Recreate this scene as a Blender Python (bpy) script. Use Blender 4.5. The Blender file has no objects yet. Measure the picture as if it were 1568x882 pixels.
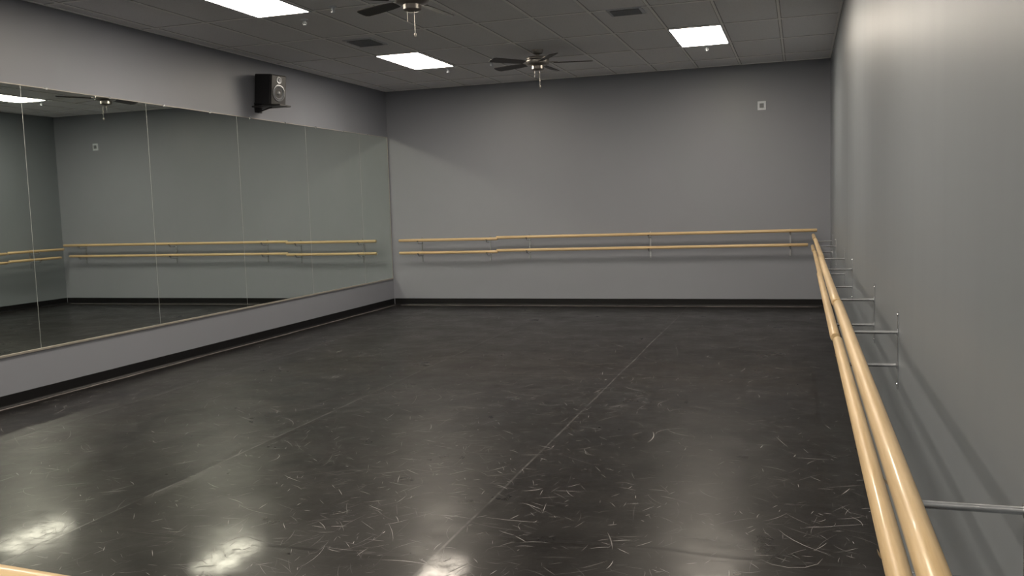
import bpy, bmesh, math, random
from mathutils import Vector, Matrix
random.seed(7)
S=bpy.context.scene
S.view_settings.view_transform='Standard'
S.view_settings.look='None'
try:
    S.cycles.caustics_reflective=True
    S.cycles.blur_glossy=0.15
except Exception: pass
# ---------------- room dimensions (metres) ----------------
XL,XR,YB,YF,H=-6.165,0.392,12.90,-2.6,3.35
# ---------------- material helpers ----------------
def newmat(name):
    m=bpy.data.materials.new(name); m.use_nodes=True
    nt=m.node_tree; b=nt.nodes['Principled BSDF']
    return m,nt,b
def math_(nt,op,a,b=None,clamp=False):
    n=nt.nodes.new('ShaderNodeMath'); n.operation=op; n.use_clamp=clamp
    for i,v in enumerate((a,b)):
        if v is None: continue
        if isinstance(v,(int,float)): n.inputs[i].default_value=v
        else: nt.links.new(v,n.inputs[i])
    return n.outputs[0]
def maprange(nt,v,a,b,c=0.,d=1.):
    n=nt.nodes.new('ShaderNodeMapRange'); n.clamp=True
    nt.links.new(v,n.inputs[0])
    for i,x in enumerate((a,b,c,d)): n.inputs[i+1].default_value=x
    return n.outputs[0]
def pos(nt,scale=(1,1,1),rot=(0,0,0),loc=(0,0,0)):
    g=nt.nodes.new('ShaderNodeNewGeometry'); v=g.outputs['Position']
    if any(rot):
        m0=nt.nodes.new('ShaderNodeMapping'); m0.inputs['Rotation'].default_value=rot
        nt.links.new(v,m0.inputs['Vector']); v=m0.outputs[0]
    m=nt.nodes.new('ShaderNodeMapping')
    m.inputs['Scale'].default_value=scale; m.inputs['Location'].default_value=loc
    nt.links.new(v,m.inputs['Vector']); return m.outputs[0]
def noise(nt,vec,scale,detail=2,rough=.5,dist=0):
    n=nt.nodes.new('ShaderNodeTexNoise'); n.inputs['Scale'].default_value=scale; n.inputs['Detail'].default_value=detail
    n.inputs['Roughness'].default_value=rough; n.inputs['Distortion'].default_value=dist
    nt.links.new(vec,n.inputs['Vector']); return n.outputs['Fac']
def mix(nt,f,a,b):
    n=nt.nodes.new('ShaderNodeMix'); n.data_type='RGBA'
    if isinstance(f,(int,float)): n.inputs[0].default_value=f
    else: nt.links.new(f,n.inputs[0])
    for i,v in ((6,a),(7,b)):
        if isinstance(v,tuple): n.inputs[i].default_value=(*v,1)
        else: nt.links.new(v,n.inputs[i])
    return n.outputs[2]
def bump(nt,b,h,strength,dist=.01):
    n=nt.nodes.new('ShaderNodeBump'); n.inputs['Strength'].default_value=strength; n.inputs['Distance'].default_value=dist
    nt.links.new(h,n.inputs['Height']); nt.links.new(n.outputs[0],b.inputs['Normal'])
def simple(name,c,rough=.5,metal=0.,var=.12,scale=30,spec=.5):
    m,nt,b=newmat(name)
    f=noise(nt,pos(nt),scale,3)
    c2=tuple(x*(1-var) for x in c); c1=tuple(min(1,x*(1+var)) for x in c)
    nt.links.new(mix(nt,f,c2,c1),b.inputs['Base Color'])
    b.inputs['Roughness'].default_value=rough; b.inputs['Metallic'].default_value=metal
    b.inputs['Specular IOR Level'].default_value=spec
    return m
def wallmat(name,c,rough=.5,spec=.4):
    m,nt,b=newmat(name)
    f=noise(nt,pos(nt),.7,4,.6)
    nt.links.new(mix(nt,f,tuple(x*.96 for x in c),tuple(x*1.04 for x in c)),b.inputs['Base Color'])
    st=noise(nt,pos(nt,(4,4,.3)),1.0,2)
    nt.links.new(maprange(nt,st,.3,.7,rough-.012,rough+.015),b.inputs['Roughness'])
    b.inputs['Specular IOR Level'].default_value=spec
    bump(nt,b,noise(nt,pos(nt),160,2),.05,.002)
    return m
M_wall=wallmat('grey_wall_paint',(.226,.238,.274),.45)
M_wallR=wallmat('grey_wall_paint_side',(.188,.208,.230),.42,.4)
M_wallF=wallmat('pale_bounce_wall_paint',(.74,.76,.80),.5)  # unseen front wall, made pale to bounce more light onto the ceiling
M_ceil,nt,b=newmat('ceiling_tile')
f=noise(nt,pos(nt),90,4,.7); sp=maprange(nt,f,.58,.68)
big=noise(nt,pos(nt),.8,2)
base=mix(nt,big,(.82,.825,.86),(.86,.865,.90))
nt.links.new(mix(nt,sp,base,(.62,.625,.66)),b.inputs['Base Color'])
b.inputs['Roughness'].default_value=.9; b.inputs['Specular IOR Level'].default_value=.15
bump(nt,b,f,.2,.004)
M_grid=simple('ceiling_grid_paint',(.97,.97,.98),.6,var=.01)
M_edgeshade=simple('tile_edge_painted_shade',(.30,.30,.32),.9)  # shade along the tile edges, painted in as darker grey
# floor: black marley vinyl
M_floor,nt,b=newmat('black_marley_vinyl')
px=pos(nt); sep=nt.nodes.new('ShaderNodeSeparateXYZ'); nt.links.new(px,sep.inputs[0])
seam=None; ridge=None
wob=math_(nt,'MULTIPLY',math_(nt,'SUBTRACT',noise(nt,pos(nt,(0,.5,0)),1,2),.5),.03)
for x0 in (-1.52,-3.38,-5.22):
    d=math_(nt,'ABSOLUTE',math_(nt,'SUBTRACT',math_(nt,'ADD',sep.outputs[0],wob),x0))
    l=maprange(nt,d,.003,.009,1,0); seam=l if seam is None else math_(nt,'MAXIMUM',seam,l)
    l2=maprange(nt,d,0,.06,1,0); ridge=l2 if ridge is None else math_(nt,'MAXIMUM',ridge,l2)
seamm=math_(nt,'MULTIPLY',seam,maprange(nt,noise(nt,pos(nt,(1,1,1)),4,4,.7),.42,.6,.15,1))
dust=noise(nt,pos(nt),1.3,5,.65)
base=mix(nt,maprange(nt,dust,.35,.7),(.0055,.0049,.0049),(.0115,.0104,.0103))
fine=maprange(nt,noise(nt,pos(nt),120,3,.7),.55,.8)
base=mix(nt,math_(nt,'MULTIPLY',fine,.25),base,(.05,.048,.048))
c=mix(nt,math_(nt,'MULTIPLY',seamm,.7),base,(.14,.138,.14))
nt.links.new(c,b.inputs['Base Color'])
nt.links.new(maprange(nt,noise(nt,pos(nt),2.2,5,.65),.3,.7,.26,.40),b.inputs['Roughness'])
b.inputs['Specular IOR Level'].default_value=.125
blot=noise(nt,pos(nt),9,6,.7)
nt.links.new(maprange(nt,blot,.35,.62,.06,.24),b.inputs['Coat Weight'])
nt.links.new(maprange(nt,noise(nt,pos(nt),3,4,.6),.3,.7,.055,.11),b.inputs['Coat Roughness'])
hgt=math_(nt,'ADD',math_(nt,'MULTIPLY',noise(nt,pos(nt,(1.3,.8,1)),1.5,2),1.2),math_(nt,'MULTIPLY',ridge,.18))
cr=None
for y0,x1,x2 in ((3.42,-5.2,-1.6),(3.75,-1.5,.3),(5.1,-5.2,-3.4),(7.6,-3.3,-.2),(2.9,-3.3,-1.6)):
    wv=math_(nt,'MULTIPLY',math_(nt,'SUBTRACT',noise(nt,pos(nt,(.8,.0,0),loc=(y0,0,0)),1,2),.5),.25)
    dd=math_(nt,'ABSOLUTE',math_(nt,'SUBTRACT',math_(nt,'ADD',sep.outputs[1],wv),y0))
    l=maprange(nt,dd,0,.035,1,0)
    l=math_(nt,'MULTIPLY',l,math_(nt,'MULTIPLY',math_(nt,'GREATER_THAN',sep.outputs[0],x1),math_(nt,'LESS_THAN',sep.outputs[0],x2)))
    cr=l if cr is None else math_(nt,'MAXIMUM',cr,l)
hgt=math_(nt,'ADD',hgt,math_(nt,'MULTIPLY',cr,.12))
hgt=math_(nt,'ADD',hgt,math_(nt,'MULTIPLY',noise(nt,pos(nt),14,4,.6),.06))
hgt=math_(nt,'ADD',hgt,math_(nt,'MULTIPLY',noise(nt,pos(nt),60,3),.02))
bump(nt,b,hgt,.35,.02)
M_scuff=[simple('scuff_chalk_%d'%i,(v,v*.98,v*.99),.6,var=.5,scale=25,spec=.2) for i,v in enumerate((.07,.16,.38))]
# others
M_base=simple('black_vinyl_baseboard',(.006,.006,.007),.45,spec=.25)
M_tape=simple('dusty_edge_tape',(.24,.22,.22),.6,var=.8,scale=5)
M_mirror,nt,b=newmat('mirror_glass')
h=maprange(nt,noise(nt,pos(nt,(1,1.2,.8)),1.6,5,.65,.6),.4,.75)
nt.links.new(mix(nt,h,(.81,.88,.83),(.84,.90,.855)),b.inputs['Base Color'])
nt.links.new(maprange(nt,h,0,1,.0,.03),b.inputs['Roughness']); b.inputs['Metallic'].default_value=1
M_medge=simple('mirror_edge_channel',(.45,.42,.38),.35,.5)
M_seam=simple('mirror_seam',(.48,.52,.50),.4,.5)
M_wood,nt,b=newmat('maple_wood')
tc=nt.nodes.new('ShaderNodeTexCoord'); mp=nt.nodes.new('ShaderNodeMapping'); mp.inputs['Scale'].default_value=(40,40,1.5)
nt.links.new(tc.outputs['Object'],mp.inputs['Vector'])
g2=noise(nt,mp.outputs[0],2.5,4,.6)
nt.links.new(mix(nt,maprange(nt,g2,.3,.7),(.50,.355,.185),(.63,.47,.27)),b.inputs['Base Color'])
b.inputs['Roughness'].default_value=.42; b.inputs['Coat Weight'].default_value=.15
M_steel=simple('zinc_steel',(.58,.60,.63),.26,.92)
M_nickel=simple('brushed_nickel',(.36,.34,.32),.3,.95)
M_blade=simple('dark_fan_blade',(.035,.031,.030),.45)
M_black=simple('black_plastic',(.008,.008,.010),.45)
M_cone=simple('speaker_cone_grey',(.30,.31,.33),.35,.5)
M_white=simple('white_plastic',(.62,.66,.72),.4)
M_grey=simple('grey_plastic',(.14,.15,.17),.4)
M_vent=simple('vent_painted_metal',(.50,.52,.57),.5)
M_dark=simple('vent_dark_cavity',(.015,.015,.016),.8)
M_frame=simple('light_trim_frame',(.6,.63,.7),.5)
M_light,nt,b=newmat('led_panel_diffuser')
b.inputs['Base Color'].default_value=(.8,.8,.8,1)
b.inputs['Emission Color'].default_value=(1,.89,.74,1); b.inputs['Emission Strength'].default_value=37.0
# ---------------- mesh helpers ----------------
def obj(name,bm,mat,parent=None,smooth=False,loc=None):
    me=bpy.data.meshes.new(name); bm.normal_update(); bm.to_mesh(me); bm.free()
    o=bpy.data.objects.new(name,me); S.collection.objects.link(o)
    for m in (mat if isinstance(mat,list) else [mat]): me.materials.append(m)
    if smooth:
        for p in me.polygons: p.use_smooth=True
        me.set_sharp_from_angle(angle=math.radians(40))
    if loc: o.location=loc
    if parent: o.parent=parent
    return o
def empty(name,loc=(0,0,0),rot=0):
    o=bpy.data.objects.new(name,None); o.empty_display_size=.1; o.location=loc; o.rotation_euler[2]=rot
    S.collection.objects.link(o); return o
def addbox(bm,lo,hi,mi=0,M=None,bev=0):
    vs=[bm.verts.new((x,y,z)) for x in (lo[0],hi[0]) for y in (lo[1],hi[1]) for z in (lo[2],hi[2])]
    fs=[bm.faces.new([vs[i] for i in q]) for q in ((0,1,3,2),(4,6,7,5),(0,4,5,1),(2,3,7,6),(0,2,6,4),(1,5,7,3))]
    for f in fs: f.material_index=mi
    if bev:
        es=list({e for f in fs for e in f.edges})
        r=bmesh.ops.bevel(bm,geom=es,offset=bev,segments=2,affect='EDGES',profile=.5)
        vs=list({v for v in vs if v.is_valid}|set(r['verts']))
        for f in r['faces']: f.material_index=mi
    if M is not None: bmesh.ops.transform(bm,matrix=M,verts=[v for v in vs if v.is_valid])
def box(name,lo,hi,mat,parent=None,bev=0):
    bm=bmesh.new(); addbox(bm,lo,hi,0,None,bev); bmesh.ops.recalc_face_normals(bm,faces=bm.faces)
    return obj(name,bm,mat,parent)
def addlathe(bm,prof,M=None,n=32,mi=0):
    rings=[]
    for r,z in prof:
        if r<1e-6: rings.append([bm.verts.new((0,0,z))])
        else: rings.append([bm.verts.new((r*math.cos(2*math.pi*i/n),r*math.sin(2*math.pi*i/n),z)) for i in range(n)])
    for a,c in zip(rings,rings[1:]):
        for i in range(n):
            j=(i+1)%n
            if len(a)==1 and len(c)==1: continue
            if len(a)==1: f=bm.faces.new((a[0],c[i],c[j]))
            elif len(c)==1: f=bm.faces.new((a[i],c[0],a[j]))
            else: f=bm.faces.new((a[i],c[i],c[j],a[j]))
            f.material_index=mi
    if M is not None: bmesh.ops.transform(bm,matrix=M,verts=[v for r in rings for v in r])
def addtube(bm,pts,r,n=12,mi=0):
    pts=[Vector(p) for p in pts]; rings=[]
    up=None
    for i,p in enumerate(pts):
        t=((pts[min(i+1,len(pts)-1)]-pts[max(i-1,0)])).normalized()
        if up is None:
            up=Vector((0,0,1)) if abs(t.z)<.9 else Vector((1,0,0))
        a=t.cross(up).normalized(); up=a.cross(t).normalized()
        rings.append([bm.verts.new(p+r*(math.cos(2*math.pi*k/n)*a+math.sin(2*math.pi*k/n)*up)) for k in range(n)])
    for a,c in zip(rings,rings[1:]):
        for k in range(n):
            f=bm.faces.new((a[k],a[(k+1)%n],c[(k+1)%n],c[k])); f.material_index=mi
    bm.faces.new(rings[0]).material_index=mi; bm.faces.new(rings[-1][::-1]).material_index=mi
def wood_rail(name,a,b_,r,parent):
    a=Vector(a); b_=Vector(b_); L=(b_-a).length
    bm=bmesh.new()
    e=.006; prof=[(0,0),(r*.8,0),(r,e)]+[(r,L*i/12) for i in range(1,12)]+[(r,L-e),(r*.8,L),(0,L)]
    addlathe(bm,prof,n=28)
    bmesh.ops.recalc_face_normals(bm,faces=bm.faces)
    o=obj(name,bm,M_wood,None,True)
    o.matrix_world=Matrix.Translation(a)@(b_-a).to_track_quat('Z','Y').to_matrix().to_4x4()
    if parent: o.parent=parent; o.matrix_parent_inverse=Matrix.Identity(4)
    return o
# ---------------- shell ----------------
T=.15
box('floor',(XL-T,YF-T,-.1),(XR+T,YB+T,0),M_floor)
box('ceiling',(XL-T,YF-T,H),(XR+T,YB+T,H+.1),M_ceil)
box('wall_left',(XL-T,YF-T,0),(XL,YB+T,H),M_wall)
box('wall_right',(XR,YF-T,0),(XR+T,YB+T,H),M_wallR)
box('wall_back',(XL,YB,0),(XR,YB+T,H),M_wall)
box('wall_front',(XL,YF-T,0),(XR,YF,H),M_wallF)
def baseboard(name,axis,c,s,lo,hi):
    prof=[(0,0),(.016,0),(.012,.004),(.006,.012),(.004,.02),(.004,.098),(.002,.1),(0,.1)]
    bm=bmesh.new(); rows=[]
    for t in (lo,hi):
        rows.append([bm.verts.new(((c+s*d,t,z) if axis=='x' else (t,c+s*d,z))) for d,z in prof])
    n=len(prof)
    for i in range(n):
        bm.faces.new((rows[0][i],rows[0][(i+1)%n],rows[1][(i+1)%n],rows[1][i]))
    bm.faces.new(rows[0]); bm.faces.new(rows[1])
    bmesh.ops.recalc_face_normals(bm,faces=bm.faces)
    return obj(name,bm,M_base)
baseboard('baseboard_left','x',XL,1,YF,YB)
baseboard('baseboard_right','x',XR,-1,YF,YB)
baseboard('baseboard_back','y',YB,-1,XL+.016,XR-.016)
baseboard('baseboard_front','y',YF,1,XL+.016,XR-.016)
def tape(name,axis,c,lo,hi,w):
    bm=bmesh.new(); n=90; A=[];B=[]
    for i in range(n+1):
        t=lo+(hi-lo)*i/n; o=random.uniform(-.006,.006); ww=w*random.uniform(.5,1.1)
        for L_,d in ((A,0),(B,ww)):
            q=c+o+d
            L_.append(bm.verts.new((q,t,.003) if axis=='x' else (t,q,.003)))
    for i in range(n): bm.faces.new((A[i],B[i],B[i+1],A[i+1]))
    bmesh.ops.recalc_face_normals(bm,faces=bm.faces)
    r=bmesh.ops.extrude_face_region(bm,geom=list(bm.faces))
    bmesh.ops.translate(bm,vec=(0,0,-.0025),verts=[v for v in r['geom'] if isinstance(v,bmesh.types.BMVert)])
    bmesh.ops.recalc_face_normals(bm,faces=bm.faces)
    return obj(name,bm,M_tape)
tape('trim_1','x',XL+.045,YF+.1,YB-.1,.016)
tape('trim_2','y',YB-.09,XL+.15,XR-.15,.026)
# scuff marks lying on the vinyl (one object)
rs=random.Random(11)
verts=[];faces=[];mids=[]
cl=[(rs.uniform(-5.8,.2),rs.uniform(-1,12),rs.uniform(.3,1.1)) for _ in range(70)]
NS=19000
for i in range(NS):
    if rs.random()<.5:
        cx,cy_,sg=rs.choice(cl); x=rs.gauss(cx,sg); y=rs.gauss(cy_,sg)
    else: x=rs.uniform(-6.0,.3); y=rs.uniform(-1.5,12.6)
    if not(-6.05<x<.33 and -2<y<12.7): continue
    L=min(.5,rs.lognormvariate(math.log(.068),.65)); ang=rs.uniform(0,math.pi*2)
    curv=rs.gauss(0,2.5) if rs.random()<.8 else rs.gauss(0,8)
    w=rs.uniform(.0006,.0017)*(1.6 if rs.random()<.08 else 1)
    n=5; k0=len(verts); row=[]
    for j in range(n+1):
        t=j/n; ww=w*max(.12,math.sin(math.pi*min(.97,max(.03,t))))
        nx,ny=-math.sin(ang),math.cos(ang)
        row.append((x+nx*ww,y+ny*ww)); row.append((x-nx*ww,y-ny*ww))
        x+=math.cos(ang)*L/n; y+=math.sin(ang)*L/n; ang+=curv*L/n
    if any(not(-6.1<a<.36 and -2.4<b_<12.78) for a,b_ in row): continue
    verts+= [(a,b_,.0006) for a,b_ in row]
    mi=rs.choices((0,1,2),(.45,.37,.18))[0]
    for j in range(n):
        q=k0+2*j; faces.append((q,q+1,q+3,q+2)); mids.append(mi)
me=bpy.data.meshes.new('floor_scuff_marks'); me.from_pydata(verts,[],faces)
for m in M_scuff: me.materials.append(m)
me.polygons.foreach_set('material_index',mids); me.update()
o=bpy.data.objects.new('floor_scuff_marks',me); S.collection.objects.link(o)
# ceiling grid, flanked by dark strips that paint in tile-edge shade
bm=bmesh.new()
gx=[.38-.58*k for k in range(12)]; gx=[x for x in gx if XL+.02<x<XR-.02]
gy=[12.25-1.2*k for k in range(13)]
for x in gx: addbox(bm,(x-.012,YF,H-.008),(x+.012,YB,H+.001)); addbox(bm,(x-.019,YF,H-.002),(x+.019,YB,H+.001),1)
for y in gy: addbox(bm,(XL,y-.012,H-.0075),(XR,y+.012,H+.001)); addbox(bm,(XL,y-.019,H-.0018),(XR,y+.019,H+.001),1)
addbox(bm,(XL,YB-.02,H-.008),(XR,YB,H+.001)); addbox(bm,(XL,YF,H-.008),(XL+.02,YB,H+.001)); addbox(bm,(XR-.02,YF,H-.008),(XR,YB,H+.001))
bmesh.ops.recalc_face_normals(bm,faces=bm.faces)
obj('ceiling_grid',bm,[M_grid,M_edgeshade])
# ---------------- light panels ----------------
for x0 in (-1.36,-4.84):
    for y0 in (9.85,6.25,2.65,-.95):
        e=empty('ceiling_light_panel',(x0+.29,y0+.6,H))
        bm=bmesh.new(); a,c_=.285,.595
        for lo,hi in (((-a,-c_),(a,-c_+.018)),((-a,c_-.018),(a,c_)),((-a,-c_+.018),(-a+.018,c_-.018)),((a-.018,-c_+.018),(a,c_-.018))):
            addbox(bm,(lo[0],lo[1],-.014),(hi[0],hi[1],0))
        bmesh.ops.recalc_face_normals(bm,faces=bm.faces)
        obj('frame',bm,M_frame,e)
        bm=bmesh.new(); addbox(bm,(-a+.018,-c_+.018,-.012),(a-.018,c_-.018,0)); bmesh.ops.recalc_face_normals(bm,faces=bm.faces)
        obj('diffuser',bm,M_light,e)
# ---------------- mirror wall ----------------
mir=empty('wall_mirror',(XL,0,0))
MB,MT=.425,2.635
seams=[12.87,11.93,10.43,8.93,7.43,5.93,4.43,2.93,1.43,-.07,-1.57]
for i,(a,b2) in enumerate(zip(seams[1:],seams)):
    box('glass_panel_%d'%(i+1),(0.002,a+.0015,MB),(.008,b2-.0015,MT),M_mirror,mir)
box('bottom_channel',(0,seams[-1],MB-.014),(.016,seams[0],MB+.005),M_medge,mir,.001)
box('top_channel',(0,seams[-1],MT-.003),(.010,seams[0],MT+.004),M_medge,mir,.001)
box('end_trim',(0,seams[0]-.002,MB),(.010,seams[0]+.006,MT),M_medge,mir)
for i,y in enumerate(seams[1:-1]):
    box('seam_%d'%(i+1),(0.002,y-.002,MB),(.0082,y+.002,MT),M_seam,mir)
for i in range(18):
    y=12.2-.75*i
    if y>seams[-1]: box('clip_%d'%(i+1),(0,y-.010,MT-.010),(.014,y+.010,MT+.012),M_steel,mir,.001)
# ---------------- barres ----------------
def bracket(parent,name,M,zu,zl,off_u,off_l,r):
    bm=bmesh.new()
    zb,zt=zl-.15,zu+.035
    addbox(bm,(0,-.009,zb),(.005,.009,zt),0,None,.0)
    for z,off,zr in ((zu-.055,off_u,zu),(zl-.05,off_l,zl)):
        pts=[(.004,0,z)]
        pts+=[(off-.035,0,z),(off-.015,0,z+.003),(off-.004,0,z+.010),(off,0,z+.02),(off,0,zr-r+.004)]
        addtube(bm,pts,.0075,10)
        addlathe(bm,[(0,0),(.014,0),(.014,.003),(0,.003)],Matrix.Translation((.005,0,z))@Matrix.Rotation(math.pi/2,4,'Y'),16)
        segs=9; A=[]
        for s_ in range(segs):
            t=math.radians(200+140*s_/(segs-1))
            A.append((off+(r+.002)*math.cos(t),zr+(r+.002)*math.sin(t)))
        v1=[bm.verts.new((x,-.014,z_)) for x,z_ in A]; v2=[bm.verts.new((x,.014,z_)) for x,z_ in A]
        for s_ in range(segs-1): bm.faces.new((v1[s_],v1[s_+1],v2[s_+1],v2[s_]))
    for z in (zb+.02,zt-.015):
        addlathe(bm,[(0,0),(.006,0),(.005,.003),(0,.004)],Matrix.Translation((.005,0,z))@Matrix.Rotation(math.pi/2,4,'Y'),10)
    bmesh.ops.transform(bm,matrix=M,verts=bm.verts)
    bmesh.ops.recalc_face_normals(bm,faces=bm.faces)
    o=obj(name,bm,M_steel,parent,True)
    return o
RB=.0225
br=empty('ballet_barre',(0,0,0))
zu,zl,xu,xl=.985,.84,.171,.162
secs=[(.35,1.20),(1.22,4.62),(4.60,8.05),(8.07,11.48),(11.50,12.68)]
for n_,(a,c_) in enumerate(secs):
    dz=-.004 if n_%2 else .004; dx=.004 if n_%2 else -.004
    wood_rail('upper_rail_%d'%(n_+1),(xu+dx,a,zu+dz),(xu+dx,c_,zu+dz),RB,br)
secl=[(.35,1.20),(1.22,4.40),(4.42,8.05),(8.07,11.48),(11.50,12.60)]
for n_,(a,c_) in enumerate(secl):
    dz=-.008 if n_%2 else .006; dx=.004 if n_%2 else -.006
    wood_rail('lower_rail_%d'%(n_+1),(xl+dx,a,zl+dz),(xl+dx,c_,zl+dz),RB,br)
for n_,y in enumerate((.60,1.775,4.02,5.27,7.46,8.71,10.90,12.15)):
    M=Matrix.Translation((XR,y,0))@Matrix.Rotation(math.pi,4,'Z')
    bracket(br,'bracket_%d'%(n_+1),M,zu,zl,XR-xu,XR-xl,RB)
bb=empty('ballet_barre',(0,0,0))
zu,zl=1.045,.85; OB=.17
for nm,z in (('upper',zu),('lower',zl)):
    wood_rail(nm+'_rail_1',(-5.96,YB-OB,z-.022),(-4.34,YB-OB,z-.022),RB,bb)
    wood_rail(nm+'_rail_2',(-4.36,YB-OB+.01,z-.005),(.215 if nm=='upper' else .10,YB-OB+.01,z+.008),RB,bb)
for n_,x in enumerate((-5.64,-4.51,-3.88,-2.06,-.13)):
    M=Matrix.Translation((x,YB,0))@Matrix.Rotation(-math.pi/2,4,'Z')
    d=-.022 if x<-4.4 else 0
    bracket(bb,'bracket_%d'%(n_+1),M,zu+d,zl+d,OB,OB,RB)
# portable barre in the foreground
pb=empty('portable_ballet_barre',(-1.0,.934,0),math.radians(-4))
wood_rail('rail',(-2.3,0,1.0),(.25,0,1.0),RB,pb)
bm=bmesh.new()
for x in (-2.1,.05):
    addtube(bm,[(x,0,.03),(x,0,.98)],.017,16)
    addtube(bm,[(x,-.28,.018),(x,-.22,.03),(x,0,.035),(x,.22,.03),(x,.28,.018)],.017,16)
addtube(bm,[(-2.1,0,.3),(.05,0,.3)],.014,16)
bmesh.ops.recalc_face_normals(bm,faces=bm.faces)
obj('stand',bm,M_steel,pb,True)
# ---------------- ceiling fans ----------------
def fan(x,y,a0):
    e=empty('ceiling_fan',(x,y,H))
    bm=bmesh.new(); D=.035
    addlathe(bm,[(0,0),(.072,0),(.072,-.012),(.055,-.045),(.03,-.055),(.014,-.058),(.014,-.11+D),(.05,-.112+D),(.115,-.12+D),(.138,-.135+D),(.138,-.148+D)],n=36)
    addlathe(bm,[(.138,-.160+D),(.138,-.195+D),(.128,-.21+D),(.09,-.222+D),(.075,-.226+D),(.075,-.262+D),(.06,-.275+D),(.02,-.282+D),(0,-.283+D)],n=36)
    addtube(bm,[(.03,-.03,-.278+D),(.032,-.032,-.46+D)],.0018,6)
    addlathe(bm,[(0,0),(.009,-.006),(.011,-.02),(.006,-.035),(0,-.037)],Matrix.Translation((.032,-.032,-.455+D)),12)
    addtube(bm,[(-.03,-.03,-.278+D),(-.032,-.032,-.36+D)],.0018,6)
    for k in range(5):
        M=Matrix.Rotation(a0+k*math.radians(72),4,'Z')
        b4=bmesh.new(); addbox(b4,(.10,-.018,-.186+D),(.24,.018,-.180+D)); bmesh.ops.transform(b4,matrix=M,verts=b4.verts)
        me=bpy.data.meshes.new('t'); b4.to_mesh(me); b4.free(); bm.from_mesh(me); bpy.data.meshes.remove(me)
    bmesh.ops.recalc_face_normals(bm,faces=bm.faces)
    obj('motor',bm,M_nickel,e,True)
    bm=bmesh.new(); addlathe(bm,[(.12,-.147+D),(.128,-.149+D),(.128,-.159+D),(.12,-.161+D)],n=36)
    bmesh.ops.recalc_face_normals(bm,faces=bm.faces); obj('motor_vent_band',bm,M_black,e,True)
    for k in range(5):
        bm=bmesh.new()
        out=[(.19,-.045),(.30,-.058),(.50,-.066),(.62,-.066),(.648,-.05),(.655,-.02),(.655,.02),(.648,.05),(.62,.066),(.50,.066),(.30,.058),(.19,.045)]
        top=[bm.verts.new((x_,y_,.003)) for x_,y_ in out]; bot=[bm.verts.new((x_,y_,-.003)) for x_,y_ in out]
        bm.faces.new(top); bm.faces.new(bot[::-1]); n=len(out)
        for i in range(n): bm.faces.new((top[i],bot[i],bot[(i+1)%n],top[(i+1)%n]))
        M=Matrix.Rotation(a0+k*math.radians(72),4,'Z')@Matrix.Translation((0,0,-.19+D))@Matrix.Rotation(math.radians(12),4,'X')
        bmesh.ops.transform(bm,matrix=M,verts=bm.verts); bmesh.ops.recalc_face_normals(bm,faces=bm.faces)
        obj('blade_%d'%(k+1),bm,M_blade,e)
fan(-2.98,10.45,math.radians(14))
fan(-3.0,6.85,math.radians(12))
fan(-3.0,3.2,math.radians(40))
# ---------------- vents ----------------
def vent(x,y,w,l):
    e=empty('ceiling_air_vent',(x,y,H))
    bm=bmesh.new(); a,c_=w/2,l/2; t=.03
    for lo,hi in (((-a,-c_),(a,-c_+t)),((-a,c_-t),(a,c_)),((-a,-c_+t),(-a+t,c_-t)),((a-t,-c_+t),(a,c_-t))):
        addbox(bm,(lo[0],lo[1],-.012),(hi[0],hi[1],0),0,None)
    n=7
    for i in range(n):
        yy=-c_+t+(l-2*t)*(i+.5)/n
        addbox(bm,(-a+t,-.017,-.001),(a-t,.017,.001),0,Matrix.Translation((0,yy,-.012))@Matrix.Rotation(math.radians(38),4,'X'))
    bmesh.ops.recalc_face_normals(bm,faces=bm.faces); obj('louvre_frame',bm,M_vent,e)
    bm=bmesh.new(); addbox(bm,(-a+t,-c_+t,-.003),(a-t,c_-t,0)); bmesh.ops.recalc_face_normals(bm,faces=bm.faces); obj('cavity',bm,M_dark,e)
vent(-4.54,9.05,.34,.42); vent(-1.60,8.78,.34,.30)
# ---------------- sprinklers ----------------
for x,y in ((-4.52,7.75),(-4.45,11.25),(-1.07,11.2),(-3.75,11.0),(-4.01,7.38)):
    bm=bmesh.new()
    addlathe(bm,[(0,0),(.038,0),(.036,-.006),(.014,-.010),(.012,-.028),(.006,-.034),(.005,-.05),(.02,-.052),(.02,-.055),(0,-.056)],n=18)
    addtube(bm,[(.012,0,-.026),(.02,0,-.036),(.012,0,-.048),(.004,0,-.053)],.0025,6)
    addtube(bm,[(-.012,0,-.026),(-.02,0,-.036),(-.012,0,-.048),(-.004,0,-.053)],.0025,6)
    bmesh.ops.recalc_face_normals(bm,faces=bm.faces)
    obj('fire_sprinkler',bm,M_white,None,True,(x,y,H))
# ---------------- thermostat ----------------
th=empty('wall_thermostat',(-.50,YB,2.77))
box('plate',(-.055,-.012,-.06),(.055,0,.06),M_white,th,.003)
box('display',(-.028,-.020,-.03),(.028,-.012,.03),M_grey,th,.002)
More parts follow.
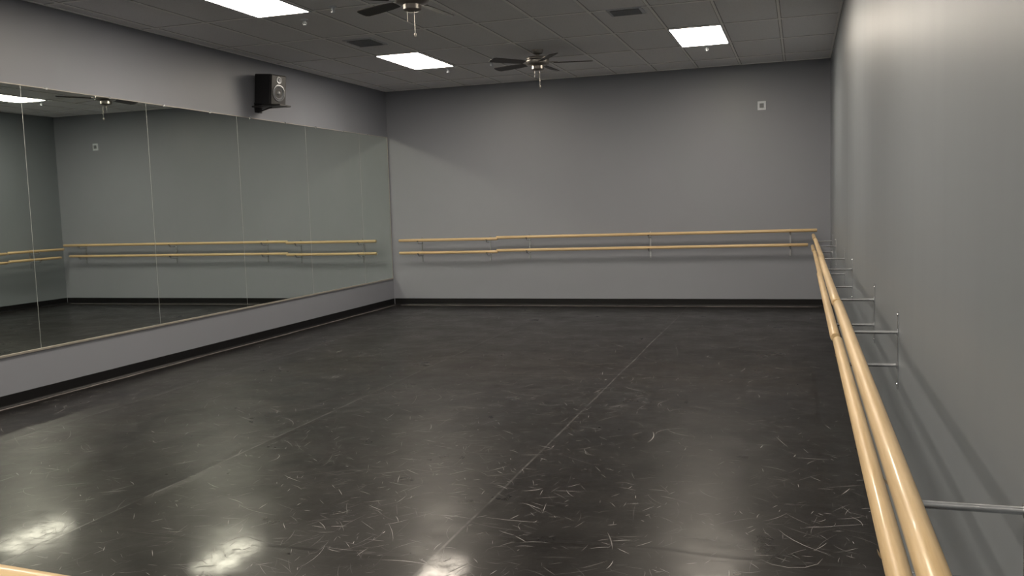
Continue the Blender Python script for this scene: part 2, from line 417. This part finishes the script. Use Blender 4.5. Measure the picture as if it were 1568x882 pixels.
# ---------------- speaker ----------------
sp=empty('wall_speaker',(XL,9.38,0))
bm=bmesh.new()
R=Matrix.Translation((.20,-.0,2.965))@Matrix.Rotation(math.radians(-12),4,'Z')@Matrix.Rotation(math.radians(6),4,'Y')@Matrix.Scale(.98,4)
addbox(bm,(-.15,-.13,-.18),(.11,.13,.18),0,R,.012)
addbox(bm,(.11,-.12,-.17),(.122,.12,.17),0,R,.004)
bmesh.ops.recalc_face_normals(bm,faces=bm.faces); obj('cabinet',bm,M_black,sp)
Q=R@Matrix.Translation((.122,0,-.035))@Matrix.Rotation(math.pi/2,4,'Y')
bm=bmesh.new(); addlathe(bm,[(.098,0),(.098,.007),(.088,.009),(.084,.002)],Q,36); addlathe(bm,[(.03,-.008),(.024,.004),(.012,.010),(0,.012)],Q,24)
Q2=R@Matrix.Translation((.122,0,.115))@Matrix.Rotation(math.pi/2,4,'Y')
addlathe(bm,[(.042,0),(.042,.005),(.036,.006),(.02,.001),(.012,.006),(0,.008)],Q2,24)
bmesh.ops.recalc_face_normals(bm,faces=bm.faces); obj('driver_rings',bm,M_cone,sp,True)
bm=bmesh.new(); addlathe(bm,[(.084,.002),(.074,.006),(.064,.001),(.03,-.009),(0,-.009)],Q,36); bmesh.ops.recalc_face_normals(bm,faces=bm.faces); obj('woofer_cone',bm,M_grey,sp,True)
bm=bmesh.new()
addbox(bm,(0,-.07,2.71),(.012,.07,2.82)); addbox(bm,(0,-.12,2.765),(.38,.12,2.78)); 
addtube(bm,[(.01,0,2.72),(.2,0,2.767)],.008,8)
bmesh.ops.recalc_face_normals(bm,faces=bm.faces); obj('shelf_bracket',bm,M_black,sp)
# ---------------- camera ----------------
h,yaw,pitch,roll,F=1.5087,.3138,.0917,-.0316,1394.87
cy,sy,cp,s_p=math.cos(yaw),math.sin(yaw),math.cos(pitch),math.sin(pitch)
f=Vector((-sy*cp,cy*cp,-s_p)); r=Vector((cy,sy,0)); u=r.cross(f)
r2=math.cos(roll)*r+math.sin(roll)*u; u2=-math.sin(roll)*r+math.cos(roll)*u
cam=bpy.data.cameras.new('camera'); co=bpy.data.objects.new('camera',cam); S.collection.objects.link(co)
m=Matrix((( r2.x,u2.x,-f.x,0),(r2.y,u2.y,-f.y,0),(r2.z,u2.z,-f.z,h),(0,0,0,1)))
co.matrix_world=m; cam.sensor_width=36; cam.lens=F/1600*36; cam.clip_start=.02
S.camera=co
w=bpy.data.worlds.new('world'); S.world=w; w.use_nodes=True; w.node_tree.nodes['Background'].inputs[0].default_value=(.02,.02,.02,1)
